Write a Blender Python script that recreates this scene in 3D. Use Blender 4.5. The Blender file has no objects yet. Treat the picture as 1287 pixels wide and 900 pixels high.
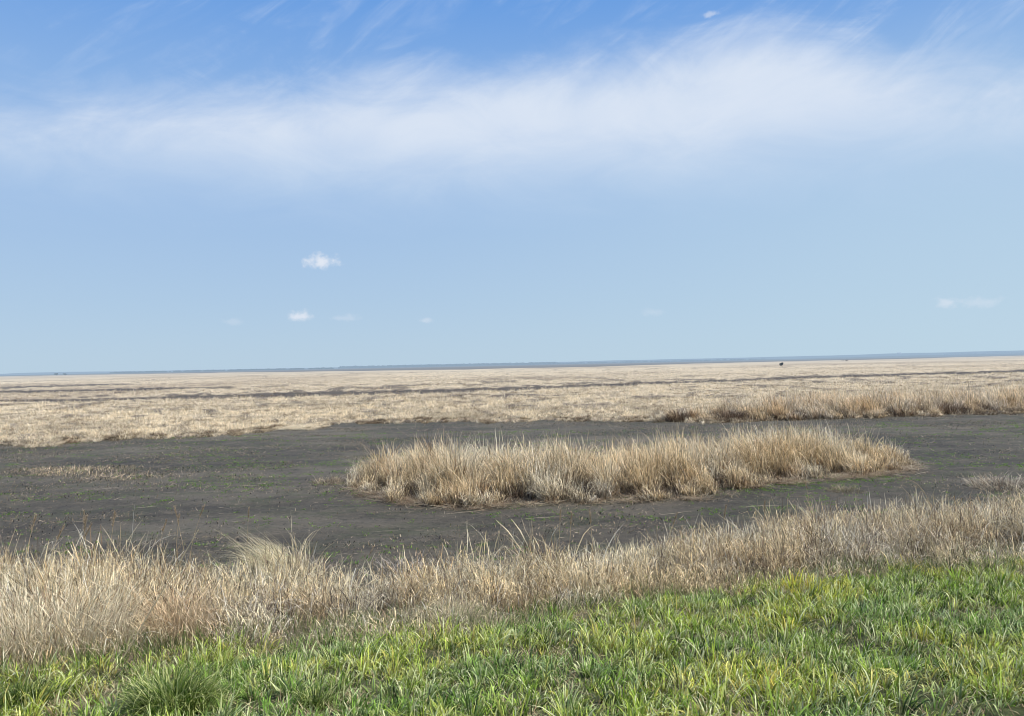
import bpy, math, random
import numpy as np
from mathutils import Vector, Matrix
R = math.radians
rng = np.random.default_rng(7)
random.seed(7)
sc = bpy.context.scene
col = sc.collection

# ------------------------------------------------------------------ camera
CAMH = 4.5
F, CX, CY = 1010.0, 643.5, 450.0
ROLL, PITCH = R(1.157), R(0.45)
cam_d = bpy.data.cameras.new('camera')
cam = bpy.data.objects.new('camera', cam_d)
col.objects.link(cam)
cam_d.sensor_width = 36
cam_d.lens = 36 * F / 1287
cam_d.clip_start = 0.1
cam_d.clip_end = 60000
right = Vector((math.cos(ROLL), 0, -math.sin(ROLL)))
up0 = Vector((math.sin(ROLL), 0, math.cos(ROLL)))
fwd0 = Vector((0, 1, 0))
fwd = (fwd0 * math.cos(PITCH) + Vector((0, 0, 1)) * math.sin(PITCH)).normalized()
up = right.cross(fwd).normalized()
right = fwd.cross(up).normalized()
m = Matrix.Identity(4)
for i in range(3):
    m[i][0], m[i][1], m[i][2] = right[i], up[i], -fwd[i]
m.translation = Vector((0, 0, CAMH))
cam.matrix_world = m
sc.camera = cam


def ray(px, py):
    """direction of a point measured on the survey photograph"""
    return (right * ((px - CX) / F) + up * (-(py - CY) / F) + fwd).normalized()


def gp(px, py, z=0.0):
    d = ray(px, py)
    t = (z - CAMH) / d.z
    return Vector((d.x * t, d.y * t, z))


# ------------------------------------------------------------------ noise
def _hash(ix, iy, s):
    n = (ix.astype(np.int64) * 374761393 + iy.astype(np.int64) * 668265263 + s * 1442695041) & 0xffffffff
    n = ((n ^ (n >> 13)) * 1274126177) & 0xffffffff
    n = n ^ (n >> 16)
    return (n & 0xffffff) / float(0xffffff)


def vnoise(x, y, s=0):
    x = np.asarray(x, float); y = np.asarray(y, float)
    ix = np.floor(x); iy = np.floor(y)
    fx = x - ix; fy = y - iy
    fx = fx * fx * (3 - 2 * fx); fy = fy * fy * (3 - 2 * fy)
    a = _hash(ix, iy, s); b = _hash(ix + 1, iy, s)
    c = _hash(ix, iy + 1, s); d = _hash(ix + 1, iy + 1, s)
    return (a * (1 - fx) + b * fx) * (1 - fy) + (c * (1 - fx) + d * fx) * fy


def fbm(x, y, s=0, o=4):
    t = 0; a = 0.5; n = 0
    for i in range(o):
        t = t + a * vnoise(np.asarray(x) * 2 ** i, np.asarray(y) * 2 ** i, s + i * 17); n += a; a *= 0.5
    return t / n


def sstep(a, b, x):
    t = np.clip((np.asarray(x, float) - a) / (b - a), 0, 1)
    return t * t * (3 - 2 * t)


def mixc(a, b, t):
    t = np.asarray(t)[:, None]
    return np.asarray(a) * (1 - t) + np.asarray(b) * t


# ------------------------------------------------------------------ objects
def tag(o, label=None, cat=None, group=None, kind=None):
    if label: o['label'] = label
    if cat: o['category'] = cat
    if group: o['group'] = group
    if kind: o['kind'] = kind
    return o


def mesh_np(name, V, Fq, mat, C=None, parent=None, smooth=False, loc=None):
    """one mesh object out of arrays of vertices and quads"""
    me = bpy.data.meshes.new(name)
    V = np.asarray(V, np.float32)
    if loc is not None:
        V = V - np.asarray(loc, np.float32)
    Fq = np.asarray(Fq, np.int32)
    me.vertices.add(len(V)); me.vertices.foreach_set('co', V.ravel())
    n = len(Fq); k = Fq.shape[1]
    me.loops.add(n * k); me.loops.foreach_set('vertex_index', Fq.ravel())
    me.polygons.add(n)
    me.polygons.foreach_set('loop_start', np.arange(0, n * k, k, dtype=np.int32))
    me.polygons.foreach_set('loop_total', np.full(n, k, np.int32))
    if smooth:
        me.polygons.foreach_set('use_smooth', np.ones(n, bool))
    if C is not None:
        at = me.attributes.new('tint', 'FLOAT_COLOR', 'POINT')
        C4 = np.ones((len(V), 4), np.float32); C4[:, :3] = C
        at.data.foreach_set('color', C4.ravel())
    me.update(calc_edges=True)
    me.materials.append(mat)
    o = bpy.data.objects.new(name, me)
    col.objects.link(o)
    if loc is not None: o.location = loc
    if parent is not None: o.parent = parent
    return o


def blade_arrays(P, L, W, az, th0, curl, C, S=4, brk=None, brk_a=None, tw=None, base=0.6, tip=1.0,
                 prof='leaf', wander=0.0, grad=1.6):
    """arrays for bent tapering leaf blades; P roots, L lengths, W widths, az heading of the lean"""
    N = len(P)
    P = np.asarray(P, float)
    one = np.ones(N)
    L = L * one; W = W * one; th0 = th0 * one; curl = curl * one
    if tw is None: tw = rng.uniform(-1.4, 1.4, N)
    V = np.zeros((N, S + 1, 2, 3)); CC = np.zeros((N, S + 1, 2, 3))
    p = P.copy()
    azc = az.copy()
    for i in range(S + 1):
        s = i / S
        if i > 0:
            sm = (i - 0.5) / S
            th = th0 + curl * sm * sm * 1.5
            if brk is not None:
                th = th + np.where(sm > brk, brk_a, 0)
            azc = azc + wander * rng.normal(0, 1, N)
            p = p + (L / S)[:, None] * np.stack([np.sin(th) * np.cos(azc), np.sin(th) * np.sin(azc), np.cos(th)], 1)
        if prof == 'leaf':
            w = W * (0.55 + 1.1 * s - 0.4 * s * s) * (1 - s ** 3) + W * 0.06
        elif prof == 'stem':
            w = W * (1 - 0.6 * s)
        elif prof == 'plume':
            w = W * (0.45 - 0.25 * s) if s < 0.72 else W * (1.6 * (1 - s) / 0.28 + 0.3)
        a2 = azc + math.pi / 2 + tw * (1 - 0.5 * s)
        wd = np.stack([np.cos(a2), np.sin(a2), 0.15 * np.sin(tw * 3)], 1)
        V[:, i, 0] = p - wd * (w / 2)[:, None]
        V[:, i, 1] = p + wd * (w / 2)[:, None]
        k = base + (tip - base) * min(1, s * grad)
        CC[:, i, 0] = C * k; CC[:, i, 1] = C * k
    b = (np.arange(N) * (S + 1) * 2)[:, None]
    i = np.arange(S)[None, :]
    q = np.stack([b + 2 * i, b + 2 * i + 1, b + 2 * i + 3, b + 2 * i + 2], 2).reshape(-1, 4)
    return V.reshape(-1, 3), q, CC.reshape(-1, 3)


def join_arrays(parts):
    Vs, Qs, Cs = [], [], []
    off = 0
    for v, q, c in parts:
        Vs.append(v); Qs.append(q + off); Cs.append(c); off += len(v)
    return np.concatenate(Vs), np.concatenate(Qs), np.concatenate(Cs)


def blades(name, parts, mat, loc=None, parent=None):
    v, q, c = join_arrays(parts)
    return mesh_np(name, v, q, mat, c, loc=loc, parent=parent)


def pick(cols, n, w=None):
    cols = np.asarray(cols, float)
    i = rng.choice(len(cols), n, p=None if w is None else np.asarray(w) / np.sum(w))
    c = cols[i] * rng.uniform(0.75, 1.2, n)[:, None]
    return c


def in_poly(x, y, poly):
    x = np.asarray(x); y = np.asarray(y)
    r = np.zeros(len(x), bool)
    n = len(poly)
    for i in range(n):
        x1, y1 = poly[i]; x2, y2 = poly[(i + 1) % n]
        c = ((y1 > y) != (y2 > y)) & (x < (x2 - x1) * (y - y1) / ((y2 - y1) + 1e-12) + x1)
        r ^= c
    return r


def poly_dist(x, y, poly):
    d = np.full(len(x), 1e9)
    n = len(poly)
    for i in range(n):
        x1, y1 = poly[i]; x2, y2 = poly[(i + 1) % n]
        dx, dy = x2 - x1, y2 - y1
        t = np.clip(((x - x1) * dx + (y - y1) * dy) / (dx * dx + dy * dy + 1e-12), 0, 1)
        d = np.minimum(d, np.hypot(x - x1 - t * dx, y - y1 - t * dy))
    return d


# ------------------------------------------------------------------ materials
def newmat(name):
    mt = bpy.data.materials.new(name)
    mt.use_nodes = True
    nt = mt.node_tree
    nt.nodes.clear()
    return mt, nt


def N(nt, t, **kw):
    n = nt.nodes.new(t)
    for k, v in kw.items():
        if k.startswith('_'):
            setattr(n, k[1:], v)
        else:
            n.inputs[k.replace('__', ' ')].default_value = v
    return n


def lk(nt, a, b): nt.links.new(a, b)


def math_n(nt, op, a, b=None, c=None, clamp=False):
    n = nt.nodes.new('ShaderNodeMath'); n.operation = op; n.use_clamp = clamp
    for i, v in enumerate((a, b, c)):
        if v is None: continue
        if isinstance(v, (int, float)): n.inputs[i].default_value = v
        else: nt.links.new(v, n.inputs[i])
    return n.outputs[0]


def mixrgb(nt, f, a, b, mode='MIX'):
    n = nt.nodes.new('ShaderNodeMix'); n.data_type = 'RGBA'; n.blend_type = mode
    for s, v in ((n.inputs[0], f), (n.inputs[6], a), (n.inputs[7], b)):
        if isinstance(v, (int, float)): s.default_value = v
        elif isinstance(v, tuple): s.default_value = (*v, 1) if len(v) == 3 else v
        else: nt.links.new(v, s)
    return n.outputs[2]


def ramp(nt, fac, stops, interp='LINEAR'):
    n = nt.nodes.new('ShaderNodeValToRGB')
    cr = n.color_ramp; cr.interpolation = interp
    while len(cr.elements) < len(stops): cr.elements.new(0.5)
    for e, (p, c) in zip(cr.elements, stops):
        e.position = p
        e.color = (*c, 1) if isinstance(c, tuple) else (c, c, c, 1)
    nt.links.new(fac, n.inputs[0])
    return n.outputs[0]


def smooth(nt, x, a, b):
    n = nt.nodes.new('ShaderNodeMapRange'); n.interpolation_type = 'SMOOTHSTEP'
    n.inputs['From Min'].default_value = a; n.inputs['From Max'].default_value = b
    if isinstance(x, (int, float)): n.inputs[0].default_value = x
    else: nt.links.new(x, n.inputs[0])
    return n.outputs[0]


def noise_n(nt, vec, scale, detail=4, rough=0.5, dist=0.0, sc3=None):
    if sc3:
        mp = nt.nodes.new('ShaderNodeMapping'); mp.inputs['Scale'].default_value = sc3
        nt.links.new(vec, mp.inputs[0]); vec = mp.outputs[0]
    n = nt.nodes.new('ShaderNodeTexNoise')
    n.inputs['Scale'].default_value = scale; n.inputs['Detail'].default_value = detail
    n.inputs['Roughness'].default_value = rough; n.inputs['Distortion'].default_value = dist
    nt.links.new(vec, n.inputs['Vector'])
    return n.outputs[0]


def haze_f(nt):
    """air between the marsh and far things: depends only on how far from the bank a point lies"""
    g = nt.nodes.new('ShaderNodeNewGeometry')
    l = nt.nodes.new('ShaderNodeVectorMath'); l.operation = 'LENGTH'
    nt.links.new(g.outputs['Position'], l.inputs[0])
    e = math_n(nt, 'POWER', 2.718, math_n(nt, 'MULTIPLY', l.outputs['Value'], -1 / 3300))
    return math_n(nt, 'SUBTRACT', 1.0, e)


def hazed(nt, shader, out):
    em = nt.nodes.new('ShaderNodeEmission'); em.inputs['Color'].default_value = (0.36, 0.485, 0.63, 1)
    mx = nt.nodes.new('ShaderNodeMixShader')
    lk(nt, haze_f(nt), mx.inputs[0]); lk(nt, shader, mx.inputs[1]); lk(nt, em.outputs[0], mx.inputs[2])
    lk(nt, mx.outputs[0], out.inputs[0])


def leaf_mat(name, transl=0.3, rough=0.5, spec=0.3, gain=(1, 1, 1)):
    mt, nt = newmat(name)
    out = N(nt, 'ShaderNodeOutputMaterial')
    at = nt.nodes.new('ShaderNodeAttribute'); at.attribute_name = 'tint'
    tc = nt.nodes.new('ShaderNodeNewGeometry')
    n = noise_n(nt, tc.outputs['Position'], 45, 2, 0.6)
    c = mixrgb(nt, 1.0, at.outputs['Color'], ramp(nt, n, [(0.25, (0.7 * gain[0], 0.7 * gain[1], 0.7 * gain[2])), (0.75, (1.2 * gain[0], 1.2 * gain[1], 1.2 * gain[2]))]), 'MULTIPLY')
    b = N(nt, 'ShaderNodeBsdfPrincipled', Roughness=rough)
    b.inputs['Specular IOR Level'].default_value = spec
    lk(nt, c, b.inputs['Base Color'])
    t = N(nt, 'ShaderNodeBsdfTranslucent'); lk(nt, c, t.inputs['Color'])
    mx = N(nt, 'ShaderNodeMixShader', Fac=transl)
    lk(nt, b.outputs[0], mx.inputs[1]); lk(nt, t.outputs[0], mx.inputs[2])
    lk(nt, mx.outputs[0], out.inputs[0])
    return mt


M_GREEN = leaf_mat('green_blades', 0.38, 0.45, 0.25, (1.18, 1.14, 1.02))
M_STRAW = leaf_mat('dry_straw', 0.25, 0.6, 0.2, (1.05, 1.03, 0.98))
M_REED = leaf_mat('dry_reed', 0.25, 0.55, 0.25, (1.06, 1.03, 0.98))


def mud_mat():
    mt, nt = newmat('wet_mud')
    out = N(nt, 'ShaderNodeOutputMaterial')
    g = nt.nodes.new('ShaderNodeNewGeometry'); P = g.outputs['Position']
    big = noise_n(nt, P, 0.16, 6, 0.65, 0.6, (0.5, 1.1, 1))
    mid = noise_n(nt, P, 1.1, 8, 0.75, 0.3, (0.8, 0.8, 1))
    fine = noise_n(nt, P, 5, 8, 0.8)
    c = ramp(nt, big, [(0.36, (0.066, 0.058, 0.043)), (0.5, (0.105, 0.090, 0.064)), (0.62, (0.165, 0.142, 0.102))])
    c = mixrgb(nt, math_n(nt, 'MULTIPLY', smooth(nt, mid, 0.50, 0.66), 0.7), c, (0.175, 0.145, 0.100))
    c = mixrgb(nt, math_n(nt, 'MULTIPLY', smooth(nt, mid, 0.48, 0.34), 0.7), c, (0.050, 0.043, 0.034))
    # algae film
    alg = noise_n(nt, P, 0.55, 5, 0.7, 0.8, (0.6, 1.1, 1))
    alg = math_n(nt, 'MULTIPLY', smooth(nt, alg, 0.48, 0.64), 0.5)
    c = mixrgb(nt, alg, c, (0.075, 0.085, 0.040))
    # pale dried streaks
    st = noise_n(nt, P, 0.6, 6, 0.7, 0.5, (0.22, 2.2, 1))
    c = mixrgb(nt, math_n(nt, 'MULTIPLY', smooth(nt, st, 0.58, 0.72), 0.55), c, (0.17, 0.15, 0.12))
    c = mixrgb(nt, math_n(nt, 'MULTIPLY', smooth(nt, fine, 0.54, 0.68), 0.75), c, (0.22, 0.185, 0.135))
    c = mixrgb(nt, math_n(nt, 'MULTIPLY', smooth(nt, fine, 0.47, 0.34), 0.8), c, (0.025, 0.022, 0.018))
    b = N(nt, 'ShaderNodeBsdfPrincipled', Roughness=0.8)
    b.inputs['Specular IOR Level'].default_value = 0.25
    lk(nt, c, b.inputs['Base Color'])
    bp = N(nt, 'ShaderNodeBump', Strength=1.0, Distance=0.10)
    h = math_n(nt, 'ADD', math_n(nt, 'MULTIPLY', mid, 1.2), fine)
    lk(nt, h, bp.inputs['Height']); lk(nt, bp.outputs[0], b.inputs['Normal'])
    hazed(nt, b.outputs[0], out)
    return mt


def plain_mat():
    mt, nt = newmat('flattened_straw')
    out = N(nt, 'ShaderNodeOutputMaterial')
    g = nt.nodes.new('ShaderNodeNewGeometry'); P = g.outputs['Position']
    at = nt.nodes.new('ShaderNodeAttribute'); at.attribute_name = 'tint'
    a = noise_n(nt, P, 1.5, 5, 0.7, 0.4, (0.5, 0.7, 1))
    f = noise_n(nt, P, 0.10, 7, 0.75, 0.3, (0.5, 0.8, 1))
    c = ramp(nt, a, [(0.3, (0.62, 0.58, 0.52)), (0.45, (0.92, 0.9, 0.88)), (0.6, (1.05, 1.02, 1.0)), (0.75, (1.2, 1.2, 1.18))])
    c = mixrgb(nt, 1.0, c, at.outputs['Color'], 'MULTIPLY')
    c = mixrgb(nt, 1.0, c, ramp(nt, f, [(0.32, (0.72, 0.69, 0.66)), (0.5, (1, 1, 1)), (0.7, (1.1, 1.1, 1.04))]), 'MULTIPLY')
    b = N(nt, 'ShaderNodeBsdfPrincipled', Roughness=0.85)
    b.inputs['Specular IOR Level'].default_value = 0.1
    lk(nt, c, b.inputs['Base Color'])
    bp = N(nt, 'ShaderNodeBump', Strength=0.7, Distance=0.15)
    lk(nt, a, bp.inputs['Height']); lk(nt, bp.outputs[0], b.inputs['Normal'])
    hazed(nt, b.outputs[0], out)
    return mt


def tint_mat(name, rough=0.9, hz=True):
    mt, nt = newmat(name)
    out = N(nt, 'ShaderNodeOutputMaterial')
    g = nt.nodes.new('ShaderNodeNewGeometry')
    at = nt.nodes.new('ShaderNodeAttribute'); at.attribute_name = 'tint'
    n = noise_n(nt, g.outputs['Position'], 8, 5, 0.7)
    c = mixrgb(nt, 1.0, at.outputs['Color'], ramp(nt, n, [(0.3, 0.55), (0.7, 1.3)]), 'MULTIPLY')
    b = N(nt, 'ShaderNodeBsdfPrincipled', Roughness=rough)
    b.inputs['Specular IOR Level'].default_value = 0.1
    lk(nt, c, b.inputs['Base Color'])
    bp = N(nt, 'ShaderNodeBump', Strength=0.6, Distance=0.04)
    lk(nt, n, bp.inputs['Height']); lk(nt, bp.outputs[0], b.inputs['Normal'])
    hazed(nt, b.outputs[0], out)
    return mt


def far_mat(name, base):
    """distant land: its own colour, veiled by the air in front of it"""
    mt, nt = newmat(name)
    out = N(nt, 'ShaderNodeOutputMaterial')
    g = nt.nodes.new('ShaderNodeNewGeometry')
    n = noise_n(nt, g.outputs['Position'], 0.004, 6, 0.65, 0, (1, 1, 6))
    c = mixrgb(nt, n, tuple(0.7 * v for v in base), tuple(1.3 * v for v in base))
    b = N(nt, 'ShaderNodeBsdfDiffuse'); lk(nt, c, b.inputs['Color'])
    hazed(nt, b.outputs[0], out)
    return mt


M_MUD = mud_mat()
M_PLAIN = plain_mat()
M_SOIL = tint_mat('bank_soil', hz=False)

# ------------------------------------------------------------------ bank terrain
def edge_y(x):
    """where the foot of the bank meets the mud"""
    return np.interp(x, [-40, -11, -6, -2, 1, 4, 7, 11, 14, 20, 45], [18, 17.4, 16.3, 16.0, 17.0, 18.2, 19.6, 20.8, 21.6, 22.5, 25]) \
        + 1.0 * (fbm(np.asarray(x) * 0.7, 0 * np.asarray(x) + 3, 5, 3) - 0.5)


_T = np.array([-12, -2, 0, 3, 6, 9, 12, 14.5, 17, 18.2, 30])
_Z = np.array([2.95, 2.95, 2.9, 2.38, 1.83, 1.38, 0.9, 0.48, 0.03, -0.25, -0.6])


def bank_t(x, y):
    return np.asarray(y) * 17.0 / edge_y(x)


def bank_z(x, y):
    x = np.asarray(x, float); y = np.asarray(y, float)
    return np.interp(bank_t(x, y), _T, _Z) + 0.10 * (fbm(x * 0.5, y * 0.5, 11, 3) - 0.5) + 0.05 * (vnoise(x * 3, y * 3, 4) - 0.5)


def bp_px(px, py):
    """point of the bank surface"""
    d = ray(px, py)
    t = 2.0
    while t < 40:
        x, y, z = d.x * t, d.y * t, CAMH + d.z * t
        if z <= float(bank_z(np.array([x]), np.array([y]))[0]): break
        t += 0.03
    return (x, y, z)


# border between green verge and dry growth
_gb = [bp_px(*p) for p in [(0, 846), (110, 848), (250, 824), (400, 812), (560, 804), (700, 780), (800, 762), (900, 752), (1030, 740), (1150, 724), (1286, 712)]]
_gx = np.array([-30] + [p[0] for p in _gb] + [40]); _gy = np.array([_gb[0][1] - 1.0] + [p[1] for p in _gb] + [_gb[-1][1] + 5])


def green_y(x):
    return np.interp(x, _gx, _gy)


nx, ny = 420, 260
gx = np.linspace(-32, 48, nx); gy = np.linspace(-10, 30, ny)
X, Y = np.meshgrid(gx, gy)
Z = bank_z(X.ravel(), Y.ravel()).reshape(X.shape)
V = np.stack([X, Y, Z], 2).reshape(-1, 3)
ii, jj = np.meshgrid(np.arange(nx - 1), np.arange(ny - 1))
b0 = (jj * nx + ii).ravel()
Q = np.stack([b0, b0 + 1, b0 + nx + 1, b0 + nx], 1)
gm = sstep(-0.6, 0.6, green_y(V[:, 0]) - V[:, 1] + 1.2 * (fbm(V[:, 0], V[:, 1], 8) - 0.5))
Cg = mixc([0.17, 0.135, 0.085], [0.055, 0.075, 0.022], gm * 0.8)
pt = sstep(0.55, 0.7, fbm(V[:, 0] * 1.3, V[:, 1] * 1.3, 21)) * gm
Cg = mixc(Cg, [0.22, 0.18, 0.10], pt * 0.6)
Cg = mixc(Cg, [0.06, 0.05, 0.04], sstep(16.2, 17.2, bank_t(V[:, 0], V[:, 1])))
mesh_np('bank', V, Q, M_SOIL, Cg, smooth=True)['kind'] = 'structure'

# ------------------------------------------------------------------ ground of dark mud, to the horizon
def polar_sheet(r_rows, az_cols, zf):
    A, RR = np.meshgrid(az_cols, r_rows)
    X = RR * np.sin(A); Y = RR * np.cos(A)
    Z = zf(X, Y)
    V = np.stack([X, Y, Z], 2).reshape(-1, 3)
    na, nr = len(az_cols), len(r_rows)
    ii, jj = np.meshgrid(np.arange(na - 1), np.arange(nr - 1))
    b = (jj * na + ii).ravel()
    return V, np.stack([b, b + 1, b + na + 1, b + na], 1)


def mud_z(x, y):
    d = np.hypot(x, y)
    near = sstep(70, 40, d)
    return near * (0.10 * (fbm(x * 0.25, y * 0.5, 31, 4) - 0.5) + 0.05 * (fbm(x * 1.6, y * 1.6, 41, 3) - 0.5)) - 0.0


V, Q = polar_sheet(np.concatenate([np.geomspace(8, 70, 420), np.geomspace(75, 30000, 60)]), np.linspace(-math.pi / 2, math.pi / 2, 900)[:],
                   mud_z)
g = mesh_np('ground', V, Q, M_MUD, smooth=True)
g['kind'] = 'structure'
# the ground behind the camera
V = [(-30000, -30000, -0.02), (30000, -30000, -0.02), (30000, 0, -0.02), (-30000, 0, -0.02)]
V = [(-30000, -30000, -0.3), (30000, -30000, -0.3), (30000, 8, -0.3), (-30000, 8, -0.3)]
mesh_np('ground', V, [(0, 1, 2, 3)], M_MUD)['kind'] = 'structure'

# ------------------------------------------------------------------ marsh plain of flattened straw beyond the mud
_pb = [(-60, 566), (0, 561), (70, 560), (135, 553), (210, 551), (300, 547), (388, 541), (366, 536), (430, 532), (520, 530), (640, 530), (760, 529), (900, 531), (1000, 527), (1287, 520), (1340, 518)]
_pw = [gp(*p) for p in _pb]
_pa = np.array([math.atan2(p.x, p.y) for p in _pw]); _pr = np.array([math.hypot(p.x, p.y) for p in _pw])
_o = np.argsort(_pa); _pa = _pa[_o]; _pr = _pr[_o]


def plain_r(a):
    a = np.asarray(a)
    base = np.interp(a, _pa, _pr)
    n1 = fbm(a * 28, a * 0 + 1.5, 51, 4) - 0.5
    n2 = fbm(a * 220, a * 0 + 7.5, 52, 3) - 0.5
    return base * (1 + 0.09 * n1 + 0.06 * n2)


# dark drainage channels, given by line (azimuth tangent u = x/y, inverse distance q = 1/y)
def _uq(p):
    w = gp(*p); return (w.x / w.y, 1 / w.y)


PXQ = 1 / (CAMH * F)
_ch = []
for pts, hw, depth in [
    ([(-60, 489), (0, 488), (60, 486), (110, 484), (180, 483)], [1.2, 1.6, 1.5, 1.2, 0.2], .8),
    ([(-60, 494), (0, 493), (90, 492), (160, 490), (250, 488), (300, 488)], [1.5, 1.8, 1.5, 1.6, 1.3, 0.1], .9),
    ([(-60, 506), (0, 505), (100, 504), (200, 501), (280, 499), (430, 495), (560, 492.5), (640, 489.5), (730, 486), (860, 481), (1000, 475.5), (1140, 471), (1287, 467), (1350, 465)],
     [1.2, 1.4, 2.3, 2.3, 2.8, 3.0, 3.2, 2.8, 2.4, 1.7, 1.6, 1.7, 1.6, 1.6], 1.0),
    ([(700, 503), (780, 502.5), (850, 500), (960, 497), (1100, 488)], [0.1, 1.1, 1.1, 0.7, 0.1], .7),
    ([(960, 481), (1040, 482), (1160, 479), (1290, 476)], [0.1, 1.0, 0.8, 0.5], .6),
    ([(330, 536), (380, 535), (470, 531)], [0.5, 2.0, 1.2], .5)]:
    uq = [_uq(p) for p in pts]
    _ch.append((np.array([a[0] for a in uq]), np.array([a[1] for a in uq]), np.array(hw) * PXQ, depth))


def chan(x, y):
    x = np.asarray(x, float); y = np.maximum(np.asarray(y, float), 1)
    u = x / y; q = 1 / y
    m = np.zeros_like(u)
    nn = (fbm(u * 130, q * 9000, 61, 4) - 0.5)
    n2 = (fbm(u * 35, q * 3000, 62, 3) - 0.5)
    for cu, cq, hw, dep in _ch:
        c = np.interp(u, cu, cq); h = np.interp(u, cu, hw, left=0, right=0)
        d = np.abs(q + n2 * 1.6 * PXQ - c) / np.maximum(h * (1 + 2.2 * nn), 1e-9)
        m = np.maximum(m, np.where(h > 0, sstep(1.25, 0.75, d) * min(1, dep + .1), 0))
    return m


def plain_z(x, y):
    r = np.hypot(x, y)
    hum = fbm(x * 0.55, y * 0.4, 71, 3)
    return 0.16 + 0.30 * (hum - 0.45) * sstep(500, 80, r) + 0.10 * (vnoise(x * 1.7, y * 1.5, 72) - 0.5) - 0.32 * chan(x, y)


azc = np.linspace(R(-62), R(62), 900)
rows = 1.0095 ** np.arange(0, 440)
A, K = np.meshgrid(azc, rows)
RB = plain_r(azc)[None, :]
RR = RB * K
X = RR * np.sin(A); Y = RR * np.cos(A)
Z = plain_z(X.ravel(), Y.ravel()).reshape(X.shape)
Z = np.maximum(Z, 0.02)
Z[0] = -0.05
Z[1] *= 0.45
Z[2] *= 0.8
V = np.stack([X, Y, Z], 2).reshape(-1, 3)
na, nr = len(azc), len(rows)
ii, jj = np.meshgrid(np.arange(na - 1), np.arange(nr - 1))
b0 = (jj * na + ii).ravel()
Q = np.stack([b0, b0 + 1, b0 + na + 1, b0 + na], 1)
x, y = V[:, 0], V[:, 1]
r = np.hypot(x, y)
C = np.tile(np.array([0.65, 0.545, 0.375]), (len(V), 1))
C = mixc(C, [0.49, 0.40, 0.275], sstep(0.45, 0.7, fbm(x * 0.02, y * 0.012, 81)))
u = x / np.maximum(y, 1); qq = 1 / np.maximum(y, 1)
fl = fbm(u * 45, qq * 2600, 82, 4)                # patches between the straw: dark gaps, with hummock shadows painted into the colour
fm = sstep(0.56, 0.66, fl) * sstep(330, 150, r) * 0.85
C = mixc(C, [0.10, 0.082, 0.062], fm)
fl2 = fbm(u * 150, qq * 7000, 84, 3)
C = mixc(C, [0.13, 0.10, 0.075], sstep(0.62, 0.72, fl2) * 0.5 * (1 - sstep(400, 900, r)))
# beyond the straw: blue grey open land towards the hills
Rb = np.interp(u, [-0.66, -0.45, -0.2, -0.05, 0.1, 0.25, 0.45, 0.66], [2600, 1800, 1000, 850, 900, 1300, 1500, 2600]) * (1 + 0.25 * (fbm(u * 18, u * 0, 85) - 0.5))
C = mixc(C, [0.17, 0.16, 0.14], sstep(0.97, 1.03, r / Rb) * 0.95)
low = sstep(0.45, 0.30, fbm(x * 0.55, y * 0.4, 71, 3)) * sstep(400, 90, r)
C = mixc(C, [0.13, 0.10, 0.075], low * 0.55)
C = mixc(C, [0.075, 0.062, 0.05], chan(x, y) * 0.93)
C[:na] = [0.09, 0.075, 0.06]
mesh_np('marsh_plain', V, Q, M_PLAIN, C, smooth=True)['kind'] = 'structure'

# ------------------------------------------------------------------ distant hills
def ridge(name, dist, pts, depth, mat, seed, rough=4):
    """pts: (azimuth tangent, height m)"""
    us = np.linspace(-1.6, 1.6, 700)
    h = np.interp(us, [p[0] for p in pts], [p[1] for p in pts])
    h = h + rough * (fbm(us * 30, us * 0, seed, 5) - 0.5)
    prof = [(-0.5, 0.0), (-0.3, 0.45), (-0.1, 0.9), (0, 1.0), (0.5, 0.0)]
    rowsV = []
    for k, s in prof:
        yy = np.full_like(us, dist + k * depth)
        rowsV.append(np.stack([us * yy, yy, h * s - 2 * (s == 0)], 1))
    V = np.concatenate(rowsV); n = len(us)
    ii, jj = np.meshgrid(np.arange(n - 1), np.arange(len(prof) - 1))
    b = (jj * n + ii).ravel()
    o = mesh_np(name, V, np.stack([b, b + 1, b + n + 1, b + n], 1), mat, smooth=True)
    o['kind'] = 'structure'
    return o


def hp(px, py, dist):
    d = ray(px, py); return (d.x / d.y, CAMH + d.z / d.y * dist)


ridge('hills', 9000, [(-1.6, 8)] + [hp(*p, 9000) for p in [(0, 470), (30, 468.5), (90, 467.3), (200, 466), (330, 463.5), (430, 461.5), (520, 458.5), (640, 456.5), (760, 453.5), (860, 451), (1000, 448), (1120, 444.5), (1287, 440.5)]] + [(1.6, 60)],
      2500, far_mat('far_hills', (0.07, 0.085, 0.06)), 3, 7)
ridge('hills', 5200, [(-1.6, 2)] + [hp(*p, 5200) for p in [(0, 474), (100, 470.5), (160, 468.5), (250, 467), (350, 466), (430, 464), (520, 461.5), (600, 458.5), (690, 459), (800, 456), (900, 453), (1000, 450.8), (1150, 447), (1287, 444)]] + [(1.6, 12)],
      900, far_mat('near_hills', (0.10, 0.09, 0.065)), 9, 4)

# ------------------------------------------------------------------ GREEN VERGE
def scatter(n, x0, x1, y0, y1, dens=None):
    x = rng.uniform(x0, x1, n); y = rng.uniform(y0, y1, n)
    if dens is not None:
        k = rng.uniform(0, 1, n) < dens(x, y)
        x, y = x[k], y[k]
    return x, y


def tufts(cx, cy, per, rad):
    """spread blades round tuft centres; returns positions, tuft index and offset direction"""
    k = rng.poisson(per, len(cx)) + 1
    i = np.repeat(np.arange(len(cx)), k)
    n = len(i)
    a = rng.uniform(0, 2 * math.pi, n); r = rad * (np.sqrt(rng.uniform(0, 1, n)) if np.isscalar(rad) else 1) if np.isscalar(rad) else rad[i] * np.sqrt(rng.uniform(0, 1, n))
    return cx[i] + r * np.cos(a), cy[i] + r * np.sin(a), i, a, r


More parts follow.
